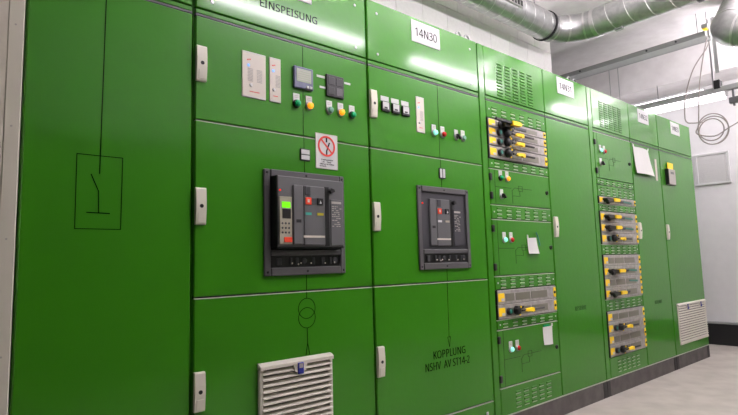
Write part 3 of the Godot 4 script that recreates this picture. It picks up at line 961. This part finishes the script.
func vent_strip(c: Node3D, x0: float, x1: float, y0: float, y1: float, rows: Array) -> void:
	var v := door(c, "vent_strip", x0, x1, y0, y1, 0.0, y1 < 1.4)
	louvres(v, steps(x0 + 0.048, 0.0905, 6), 0.05, rows, 0.011)
	for x in [x0 + 0.025, x1 - 0.022]:
		ob("screw", mb().disc(Vector3(x, (y0 + y1) * 0.5, -0.001), Vector3(0, 0, 1), 0.005, 0.003, 10, 0.001), M.white, v)

func cabinet_feeders_near() -> void:
	var a := 2.309
	var b := 3.5375
	var c := carcass(a, b, "green double feeder cabinet with four-handle switch block and nameplate 14N31")
	feeder_frame(c, 2.314, 2.362)
	var x0 := 2.366
	var x1 := 2.969
	head(c, x0, x1, false)
	louvres(c, [2.476, 2.5535, 2.631, 2.7095, 2.788], 0.055, steps(1.862, 0.0188, 11), 0.0105, 0.005, true)
	vent_strip(c, x0, x1, 1.719, SEAM - 0.006, [1.736, 1.757, 1.778])
	var ys := [1.692, 1.640, 1.588, 1.524]
	var hs := [0.046, 0.05, 0.054, 0.074]
	fuse_switch(c, x0 + 0.004, 1.6905, 0.047, "pulled", false, 0.06)
	fuse_switch(c, x0 + 0.004, 1.6405, 0.05, "lever", false)
	fuse_switch(c, x0 + 0.004, 1.588, 0.053, "lever", false)
	fuse_switch(c, x0 + 0.004, 1.525, 0.07, "lever", false)
	vent_strip(c, x0, x1, 1.434, 1.484, [1.452, 1.472])
	feeder_door(c, x0, x1, 1.233, 1.429, [1.383, 1.280], Vector2(2.935, 1.328), 1.331)
	pilot(c, 2.462, 1.382, "lens_green")
	pilot(c, 2.524, 1.382, "lens_orange")
	selector(c, 2.464, 1.281)
	vent_strip(c, x0, x1, 1.153, 1.228, [1.167, 1.188, 1.209])
	feeder_door(c, x0, x1, 0.844, 1.148, [1.099, 0.890], Vector2(2.942, 0.994), 0.991)
	pilot(c, 2.466, 1.038, "lens_lit")
	pilot(c, 2.530, 1.038, "lens_red")
	vent_strip(c, x0, x1, 0.769, 0.839, [0.785, 0.805, 0.825])
	fuse_switch(c, x0 + 0.006, 0.7265, 0.077, "blank", false)
	fuse_switch(c, x0 + 0.006, 0.649, 0.077, "lever", false)
	vent_strip(c, x0, x1, 0.559, 0.607, [0.575, 0.593])
	feeder_door(c, x0, x1, 0.258, 0.554, [0.505, 0.304], Vector2(2.938, 0.404), 0.398)
	pilot(c, 2.472, 0.447, "lens_lit")
	pilot(c, 2.534, 0.447, "lens_red")
	var v := door(c, "base_panel", x0, x1, BOT + 0.004, 0.253, 0.0, true)
	louvres(v, [2.497, 2.573, 2.650, 2.727, 2.803], 0.052, steps(0.146, 0.0235, 4), 0.012)
	# cable compartment at the right, with one tall door
	head(c, 2.976, 3.533, false)
	door(c, "cable_door", 2.976, 3.533, BOT + 0.004, SEAM - 0.006)
	handle(c, 3.008, 1.122)
	name_plate(c, 3.141, 3.358, "14N31")
	text("lettering", "RESERVE", 0.026, M.print_faint, c, Vector3(3.255, 0.608, 0.0006), 1.05)
	for x in [3.36, 3.435]: eye(c, x)

func cabinet_feeders_far() -> void:
	var a := 3.5375
	var b := 4.749
	var c := carcass(a, b, "green double feeder cabinet with a tall stack of switch strips and a large taped paper")
	feeder_frame(c, 3.542, 3.596)
	var x0 := 3.60
	var x1 := 4.193
	head(c, x0, x1, false)
	louvres(c, [3.707, 3.782, 3.857, 3.932, 4.007], 0.056, steps(1.868, 0.0166, 12), 0.0095, 0.005, true)
	feeder_door(c, x0, x1, 1.484, SEAM - 0.006, [1.739, 1.534], Vector2(4.145, 1.633), 1.634)
	pilot(c, 3.680, 1.683, "lens_lit")
	pilot(c, 3.738, 1.683, "lens_red")
	selector(c, 3.674, 1.590)
	vent_strip(c, x0, x1, 1.438, 1.480, [1.450, 1.467])
	vent_strip(c, x0, x1, 1.357, 1.434, [1.374, 1.395, 1.416])
	fuse_switch(c, x0 + 0.004, 1.329, 0.05, "pulled", true)
	vent_strip(c, x0, x1, 1.251, 1.301, [1.267, 1.285])
	fuse_switch(c, x0 + 0.004, 1.209, 0.076, "pulled", true)
	fuse_switch(c, x0 + 0.004, 1.133, 0.076, "pulled", true)
	fuse_switch(c, x0 + 0.004, 1.057, 0.076, "lever", false)
	vent_strip(c, x0, x1, 0.945, 1.015, [0.96, 0.98, 1.0])
	var st := ["blank", "pulled", "blank", "pulled"]
	for k in 4: fuse_switch(c, x0 + 0.004, 0.9035 - k * 0.076, 0.076, st[k], k == 1 or k == 2)
	vent_strip(c, x0, x1, 0.558, 0.635, [0.576, 0.597, 0.618])
	st = ["blank", "lever", "blank", "lever"]
	for k in 4: fuse_switch(c, x0 + 0.004, 0.516 - k * 0.076, 0.076, st[k], false)
	var v := door(c, "base_panel", x0, x1, BOT + 0.004, 0.246)
	louvres(v, [3.712, 3.787, 3.862, 3.937, 4.012], 0.05, steps(0.150, 0.0225, 4), 0.011)
	head(c, 4.200, 4.744, false)
	door(c, "cable_door", 4.200, 4.744, BOT + 0.004, SEAM - 0.006)
	handle(c, 4.228, 1.122)
	name_plate(c, 4.374, 4.578, "14N32")
	ob("marking_strip", mb().box(4.633, 4.672, 1.546, 1.728, 0.0, 0.003, 0.0008), M.plate_beige, c)
	text("lettering", "RESERVE", 0.026, M.print_faint, c, Vector3(4.478, 0.565, 0.0006), 1.0)

func cabinet_last() -> void:
	var a := 4.749
	var b := 5.529
	var x0 := a + 0.004
	var x1 := b - 0.002
	var c := carcass(a, b, "rightmost green cabinet with a white fan grille low on its door")
	head(c, x0, x1, false)
	door(c, "door", x0, x1, BOT + 0.004, SEAM - 0.006)
	handle(c, 4.777, 1.121)
	name_plate(c, 5.058, 5.262, "14N33")
	fan_grille(c, 4.842, 5.502, 0.187, 0.523, 15, [5.045, 5.362], 0.013)

# ---------------------------------------------------------------- papers and cards hung on the doors
# a sheet between four corners, bowed outwards, 0.4 mm thick
func sheet(b: B, tl: Vector2, tr: Vector2, bl: Vector2, br: Vector2, z: float, bow: float, lift: float) -> B:
	var nx := 6
	var ny := 8
	var p := []
	for j in ny + 1:
		for i in nx + 1:
			var u := float(i) / nx
			var v := float(j) / ny
			var q := tl.lerp(tr, u).lerp(bl.lerp(br, u), v)
			p.append(Vector3(q.x, q.y, z + bow * sin(PI * u) + lift * v * v))
	for j in ny:
		for i in nx:
			var k := j * (nx + 1) + i
			for t in [0.0, 0.0006]:
				var e := Vector3(0, 0, t)
				b.quad(p[k] + e, p[k + 1] + e, p[k + nx + 2] + e, p[k + nx + 1] + e, Vector3(0, 0, 1 if t > 0.0 else -1))
	return b

func build_notes() -> void:
	var n := thing("paper_note", "small white paper slip with a teal pen strip, on the middle feeder door", "paper", Vector3(2.74, 0.955, 0.002))
	ob("sheet", sheet(mb(), Vector2(2.692, 1.049), Vector2(2.785, 1.052), Vector2(2.690, 0.960), Vector2(2.799, 0.958), 0.002, 0.008, 0.008), M.paper, n)
	ob("tape", mb().prism([Vector2(2.691, 1.048), Vector2(2.692, 1.070), Vector2(2.703, 1.066), Vector2(2.704, 1.048)], 0.001, 0.003), M.paper, n)
	ob("pen", mb().tube([Vector3(2.783, 1.084, 0.006), Vector3(2.786, 1.06, 0.013), Vector3(2.795, 1.005, 0.018)], 0.0035, 8), M.teal, n, "teal pen strip")
	n = thing("paper_note", "narrow white paper slip with a green clip, on the lowest feeder door", "paper", Vector3(2.85, 0.42, 0.002))
	ob("sheet", sheet(mb(), Vector2(2.797, 0.532), Vector2(2.900, 0.534), Vector2(2.794, 0.432), Vector2(2.888, 0.427), 0.002, 0.007, 0.006), M.paper, n)
	ob("clip", mb().box(2.803, 2.866, 0.532, 0.544, 0.0005, 0.006, 0.001), M.lens_green, n, "green clip")
	ob("tape", mb().prism([Vector2(2.888, 0.53), Vector2(2.890, 0.548), Vector2(2.906, 0.546), Vector2(2.904, 0.53)], 0.001, 0.004), M.paper, n)
	n = thing("paper_sheet", "large white paper sheet taped across the upper right cable door", "paper", Vector3(4.42, 1.57, 0.004))
	ob("sheet", sheet(mb(), Vector2(4.232, 1.783), Vector2(4.508, 1.779), Vector2(4.236, 1.571), Vector2(4.570, 1.571), 0.004, 0.016, 0.014), M.paper, n)
	ob("tape", mb().prism([Vector2(4.226, 1.782), Vector2(4.224, 1.806), Vector2(4.238, 1.803), Vector2(4.252, 1.782)], 0.003, 0.006), M.paper, n)
	ob("tape", mb().prism([Vector2(4.494, 1.778), Vector2(4.514, 1.800), Vector2(4.522, 1.797), Vector2(4.512, 1.776)], 0.003, 0.006), M.paper, n)
	n = thing("card_holder", "grey card holder with a yellow card in its top, on the rightmost cabinet", "holder", Vector3(4.93, 1.525, 0.0))
	ob("case", mb().box(4.846, 4.994, 1.528, 1.664, 0.0, 0.03, 0.004), M.plate_grey, n)
	ob("case_side", mb().box(4.842, 4.847, 1.530, 1.662, 0.0, 0.028), M.black, n)
	ob("case_print", mb().box(4.885, 4.955, 1.62, 1.64, 0.03, 0.0304), M.breaker_grey, n)
	ob("card", mb().box(4.876, 4.996, 1.655, 1.722, 0.010, 0.014, 0.001), M.yellow, n, "yellow card")

# ---------------------------------------------------------------- lamps, ducts, trays, cables
# fluorescent batten lamp from p along dir
func batten(p: Vector3, dir: Vector3, length: float, label: String, group: String, hang: float, power := TUBE_POWER) -> void:
	var mid := p + dir * length * 0.5
	var n := thing("batten_lamp", label, "lamp", mid, group)
	var along_x := absf(dir.x) > 0.5
	var hx := length * 0.5 if along_x else 0.03
	var hz := 0.03 if along_x else length * 0.5
	ob("housing", mb().box(mid.x - hx, mid.x + hx, mid.y + 0.022, mid.y + (0.068 if along_x else 0.030), mid.z - hz, mid.z + hz, 0.004), M.lamp_body, n)
	for s in [-1.0, 1.0]:
		var e: Vector3 = mid + dir * s * (length * 0.5 - 0.012)
		ob("tube_holder", mb().box(e.x - 0.012, e.x + 0.012, e.y - 0.016, e.y + 0.024, e.z - 0.012, e.z + 0.012, 0.003), M.lamp_body, n)
		var r: Vector3 = mid + dir * s * length * 0.2
		ob("hanger_rod", mb().box(r.x - 0.003, r.x + 0.003, r.y + (0.066 if along_x else 0.028), hang, r.z - 0.003, r.z + 0.003), M.steel, n)
	# translucent diffuser trough, lit from inside
	var t := mb()
	var hl := length * 0.5 - 0.024
	var pr := []
	for k in 11:
		var ang := PI * k / 10.0
		pr.append(Vector2(-0.012 - sin(ang) * 0.026, cos(ang) * 0.036))
	pr.append(Vector2(0.022, -0.036))
	pr.append(Vector2(0.022, 0.036))
	if along_x:
		for k in pr.size(): pr[k] += Vector2(mid.y, mid.z)
		t.prism_x(pr, mid.x - hl, mid.x + hl)
	else:
		for k in pr.size(): pr[k] = Vector2(pr[k].y + mid.x, pr[k].x + mid.y)
		t.prism(pr, mid.z - hl, mid.z + hl)
	ob("fluorescent_tube", t, M.tube_glow if along_x else M.tube_glow_dim, n)
	var lean := TILT if along_x else CROSS_TILT
	var side := Vector3.UP.cross(dir).normalized()
	for s in [-1.0, 1.0]:
		var l := AreaLight3D.new()
		l.name = "tube_light"
		l.area_size = Vector2(hl * 2.0, 0.05)
		l.light_energy = power
		l.light_color = Color(0.985, 0.95, 0.985)
		l.area_range = 14.0
		l.area_attenuation = 2.0
		l.shadow_enabled = true
		var out: Vector3 = (Vector3.DOWN * cos(deg_to_rad(lean)) + side * s * sin(deg_to_rad(lean))).normalized()
		l.position = Vector3(0, -0.014, 0) + out * 0.042
		var zz := -out
		l.basis = Basis(dir, zz.cross(dir).normalized(), zz).orthonormalized()
		n.add_child(l, true)
	if along_x:
		# upward glow and area light added to brighten the ceiling
		ob("added_glow_strip", mb().box(mid.x - hl, mid.x + hl, mid.y + 0.068, mid.y + 0.073, mid.z - 0.02, mid.z + 0.02, 0.001), M.tube_glow, n)
		var u := AreaLight3D.new()
		u.name = "added_uplight"
		u.area_size = Vector2(hl * 2.0, 0.04)
		u.light_energy = ADDED_UPLIGHT
		u.light_color = Color(0.985, 0.95, 0.985)
		u.area_range = 14.0
		u.area_attenuation = 2.0
		u.shadow_enabled = true
		u.position = Vector3(0, 0.077, 0)
		u.basis = Basis(Vector3.RIGHT, Vector3(0, 0, 1), Vector3.DOWN)
		n.add_child(u, true)

func helix(a: Vector3, b: Vector3, r: float, pitch: float) -> Array:
	var d := b - a
	var len := d.length()
	d /= len
	var u := d.cross(Vector3.UP if absf(d.y) < 0.9 else Vector3.RIGHT).normalized()
	var v := d.cross(u)
	var pts := []
	var n := int(len / pitch * 24)
	for k in n + 1:
		var t := float(k) / n
		var ang := TAU * t * len / pitch
		pts.append(a + d * len * t + (u * cos(ang) + v * sin(ang)) * r)
	return pts

func pipe_run(n: Node3D, a: Vector3, b: Vector3, r: float, pitch: float) -> void:
	var ps := ob("duct_pipe", mb().lathe(a, b - a, [[0.0, 0.0], [r, 0.0], [r, (b - a).length()], [0.0, (b - a).length()]], 40), M.duct, n)
	ob("spiral_seam", mb().tube(helix(a, b, r, pitch), 0.0026, 6), M.duct_seam, ps)

func collar(n: Node3D, at: Vector3, dir: Vector3, r: float, w: float, m: Material, called := "collar") -> void:
	ob(called, mb().lathe(at - dir.normalized() * w * 0.5, dir, [[r - 0.002, 0.0], [r + 0.005, 0.0], [r + 0.005, w], [r - 0.002, w]], 40), m, n)

func arc(c: Vector3, from: Vector3, to: Vector3, n: int) -> Array:
	var p := []
	for k in n + 1:
		var a := PI * 0.5 * k / n
		p.append(c + from * cos(a) + to * sin(a))
	return p

func build_overhead() -> void:
	# lamps over the aisle, out of the frame but mirrored in the doors
	var place := ["nearest the left wall", "middle of the line", "rightmost of the line"]
	for k in 3:
		batten(Vector3([1.19, 2.81, 4.90][k], 2.517, 1.05), Vector3(1, 0, 0), 1.2, "fluorescent batten lamp over the aisle, %s" % place[k], "aisle lamps", CEIL)
	batten(Vector3(5.37, 2.325, -1.15), Vector3(0, 0, 1), 1.53, "bright fluorescent tube lamp under a grey rail above the last cabinet", "cross lamps", 2.3565, TUBE_POWER * CROSS)
	batten(Vector3(5.9, 2.535, -1.43), Vector3(0, 0, 1), 1.5, "second tube lamp farther back, half hidden above the bright one", "cross lamps", 2.72, TUBE_POWER * CROSS * 0.15)
	# rail that carries the near cross lamp
	var n := thing("lamp_rail", "grey lamp rail running over the aisle at the right", "rail", Vector3(5.37, 2.39, 0.4))
	ob("channel", mb().box(5.34, 5.40, 2.357, 2.402, -1.15, 1.02, 0.004), M.trunking, n)
	ob("hanger_bar", mb().box(5.36, 5.38, 2.40, CEIL, 0.27, 0.285, 0.002), M.steel, n)
	ob("hanger_plate", mb().box(5.35, 5.355, 2.53, CEIL, 0.305, 0.335, 0.001), M.trunking, n)
	ob("clamp", mb().box(5.335, 5.405, 2.385, 2.465, 0.285, 0.335, 0.004), M.rubber, n)
	ob("hanger_bar", mb().box(5.36, 5.38, 2.40, CEIL, 0.96, 0.975, 0.002), M.steel, n)
	n = thing("lamp_rail", "short dark grey fitting hung below the end of the lamp rail", "rail", Vector3(5.37, 2.22, 0.8))
	ob("channel", mb().box(5.345, 5.395, 2.232, 2.285, 0.385, 1.0, 0.004), M.breaker_grey, n)
	ob("bracket", mb().box(5.36, 5.38, 2.21, 2.357, 0.41, 0.425, 0.002), M.breaker_grey, n)
	ob("bracket", mb().box(5.36, 5.38, 2.21, 2.357, 0.95, 0.965, 0.002), M.breaker_grey, n)
	# spiral duct: along the wall, an elbow, then across the aisle
	var R := 0.105
	var y := 2.70
	n = thing("spiral_duct", "galvanised spiral duct along the wall bending across the aisle", "duct", Vector3(3.0, y - R, -0.31))
	pipe_run(n, Vector3(0.3, y, -0.31), Vector3(3.585, y, -0.31), R, 0.115)
	collar(n, Vector3(3.577, y, -0.31), Vector3(1, 0, 0), R + 0.004, 0.02, M.rubber, "rubber_collar")
	var el := arc(Vector3(3.585, y, -0.045), Vector3(0, 0, -0.265), Vector3(0.265, 0, 0), 12)
	ob("elbow", mb().tube(el, R - 0.002, 40), M.duct, n)
	for k in [2, 6, 10]:
		collar(n, el[k], el[k + 1] - el[k - 1], R - 0.003, 0.012, M.duct_seam, "elbow_seam")
	pipe_run(n, Vector3(3.85, y, -0.05), Vector3(3.85, y, 2.85), R, 0.135)
	collar(n, Vector3(3.85, y, -0.03), Vector3(0, 0, 1), R, 0.03, M.duct_seam)
	collar(n, Vector3(3.85, y, 0.66), Vector3(0, 0, 1), R + 0.004, 0.03, M.breaker_frame, "clamp_band")
	for p in [Vector3(3.46, y, -0.31), Vector3(1.6, y, -0.31)]:
		ob("hanger_rod", mb().box(p.x - 0.003, p.x + 0.003, y + R, CEIL, p.z - 0.003, p.z + 0.003), M.steel, n)
	ob("hanger_rod", mb().box(3.847, 3.853, y + R, CEIL, 0.657, 0.663), M.steel, n)
	ob("sensor_stub", mb().box(3.83, 3.87, y - R - 0.014, y - R + 0.004, 0.10, 0.16, 0.004), M.steel, n)
	# slotted grille let into the duct's side
	var gr := ob("duct_grille", mb().box(2.90, 3.125, 2.66, 2.715, -0.235, -0.198, 0.004), M.duct_seam, n)
	for k in 6:
		ob("slot", mb().box(2.912 + k * 0.036, 2.938 + k * 0.036, 2.668, 2.707, -0.200, -0.196), M.black, gr)
	# second duct coming down from the ceiling at the right
	n = thing("spiral_duct", "galvanised spiral duct bending down at the upper right corner", "duct", Vector3(4.95, 2.5, 0.6))
	var q0 := Vector3(5.15, 3.04, 0.6)
	var q1 := Vector3(4.72, 2.69, 0.6)
	pipe_run(n, q0, q1, 0.125, 0.10)
	var bend := [q1]
	for k in range(1, 11):
		var t := k / 10.0
		bend.append(q1 * (1 - t) * (1 - t) + Vector3(4.60, 2.59, 0.6) * 2 * t * (1 - t) + Vector3(4.68, 2.56, 0.88) * t * t)
	ob("elbow", mb().tube(bend, 0.126, 36), M.duct, n)
	for k in [0, 5, 9]:
		collar(n, bend[k], bend[k + 1] - bend[k], 0.126, 0.014, M.duct_seam, "elbow_seam")
	pipe_run(n, Vector3(4.68, 2.56, 0.88), Vector3(4.95, 2.5, 2.89), 0.125, 0.10)
	# cable tray under the ceiling
	n = thing("cable_tray", "grey cable tray rail running under the ceiling towards the right corner", "tray", Vector3(5.13, 2.8, -0.5))
	ob("rail", mb().box(5.08, 5.10, 2.80, 2.845, ZT0, ZT1, 0.003), M.trunking, n)
	ob("rail", mb().box(5.23, 5.25, 2.80, 2.845, ZT0, ZT1, 0.003), M.trunking, n)
	ob("tray_floor", mb().box(5.10, 5.23, 2.803, 2.807, ZT0, ZT1), M.trunking, n)
	for z in [-0.15, 0.1, -0.8, -1.5]:
		ob("joint_bolt", mb().disc(Vector3(5.08, 2.822, z), Vector3(-1, 0, 0), 0.009, 0.008, 8), M.breaker_dark, n)
	for z in [-1.2, 0.25]:
		ob("hanger_rod", mb().box(5.162, 5.168, 2.80, CEIL, z - 0.003, z + 0.003), M.steel, n)
	n = thing("ceiling_sensor", "small grey sensor box on a thin rod beside the right duct", "sensor", Vector3(5.18, 2.87, 0.3))
	ob("rod", mb().box(5.177, 5.183, 2.93, CEIL, 0.318, 0.324), M.steel, n)
	ob("box", mb().box(5.15, 5.21, 2.895, 2.935, 0.285, 0.335, 0.004), M.trunking, n)
	ob("yellow_mark", mb().box(5.15, 5.21, 2.888, 2.895, 0.29, 0.32), M.yellow, n)
	# trunking on the far wall above the lamps
	# thin rods hanging from the beam
	for p in [[Vector3(6.0, 2.745, -0.88), "thin ceiling rod above the middle of the row, left of two"], [Vector3(6.0, 2.62, -0.782), "thin ceiling rod above the middle of the row, right of two"]]:
		org = Vector3.ZERO
		var r := ob("ceiling_rod", mb().box(p[0].x - 0.08 - 0.003, p[0].x - 0.08 + 0.003, p[0].y, CEIL, p[0].z - 0.003, p[0].z + 0.003), M.trunking)
		tag(r, p[1], "rod", "ceiling rods")
	build_cables()

const ZT0 := -2.4
const ZT1 := 0.33

func curve(pts: Array, n := 10) -> Array:
	var c := Curve3D.new()
	for i in pts.size():
		var a: Vector3 = pts[maxi(i - 1, 0)]
		var b: Vector3 = pts[mini(i + 1, pts.size() - 1)]
		var t := (b - a) / 6.0
		c.add_point(pts[i], -t, t)
	var r := []
	for k in n * (pts.size() - 1) + 1:
		r.append(c.sample(int(k / n) if k < n * (pts.size() - 1) else pts.size() - 2, float(k % n) / n if k < n * (pts.size() - 1) else 1.0))
	return r

func build_cables() -> void:
	# two leads drop from the end of the tray; one ends in a loose coil
	org = Vector3.ZERO
	var x := 5.24
	var a := ob("hanging_cable", mb().tube(curve([Vector3(x, 2.80, 0.31), Vector3(x, 2.74, 0.285), Vector3(x, 2.58, 0.165), Vector3(x, 2.35, 0.085), Vector3(x, 2.17, 0.065), Vector3(x, 2.115, 0.08), Vector3(x, 2.10, 0.12), Vector3(x, 2.09, 0.20)]), 0.0056, 7), M.cable)
	tag(a, "thin grey cable hanging in a long bow, left of the coil", "cable")
	x = 5.17
	var pts := [Vector3(x - 0.01, 2.80, 0.32), Vector3(x - 0.01, 2.68, 0.285), Vector3(x - 0.01, 2.45, 0.235), Vector3(x - 0.01, 2.25, 0.21), Vector3(x - 0.01, 2.09, 0.195)]
	var c := Vector3(x, 1.992, 0.288)
	for k in range(1, 44):
		var t := k / 44.0
		var ang := PI * 0.85 + TAU * 3.15 * t
		var rr := 0.100 + 0.018 * sin(t * 9.0)
		pts.append(c + Vector3(0.018 * sin(t * 17.0), sin(ang) * rr * 1.12 + 0.012 * sin(t * 5.0), cos(ang) * rr * 1.02))
	pts.append(Vector3(x, 1.935, 0.30))
	pts.append(Vector3(x, 1.99, 0.42))
	pts.append(Vector3(x, 2.07, 0.60))
	var b := ob("coiled_cable", mb().tube(curve(pts, 4), 0.0052, 7), M.cable)
	tag(b, "loose coil of thin grey cable hanging in front of the far wall", "cable")
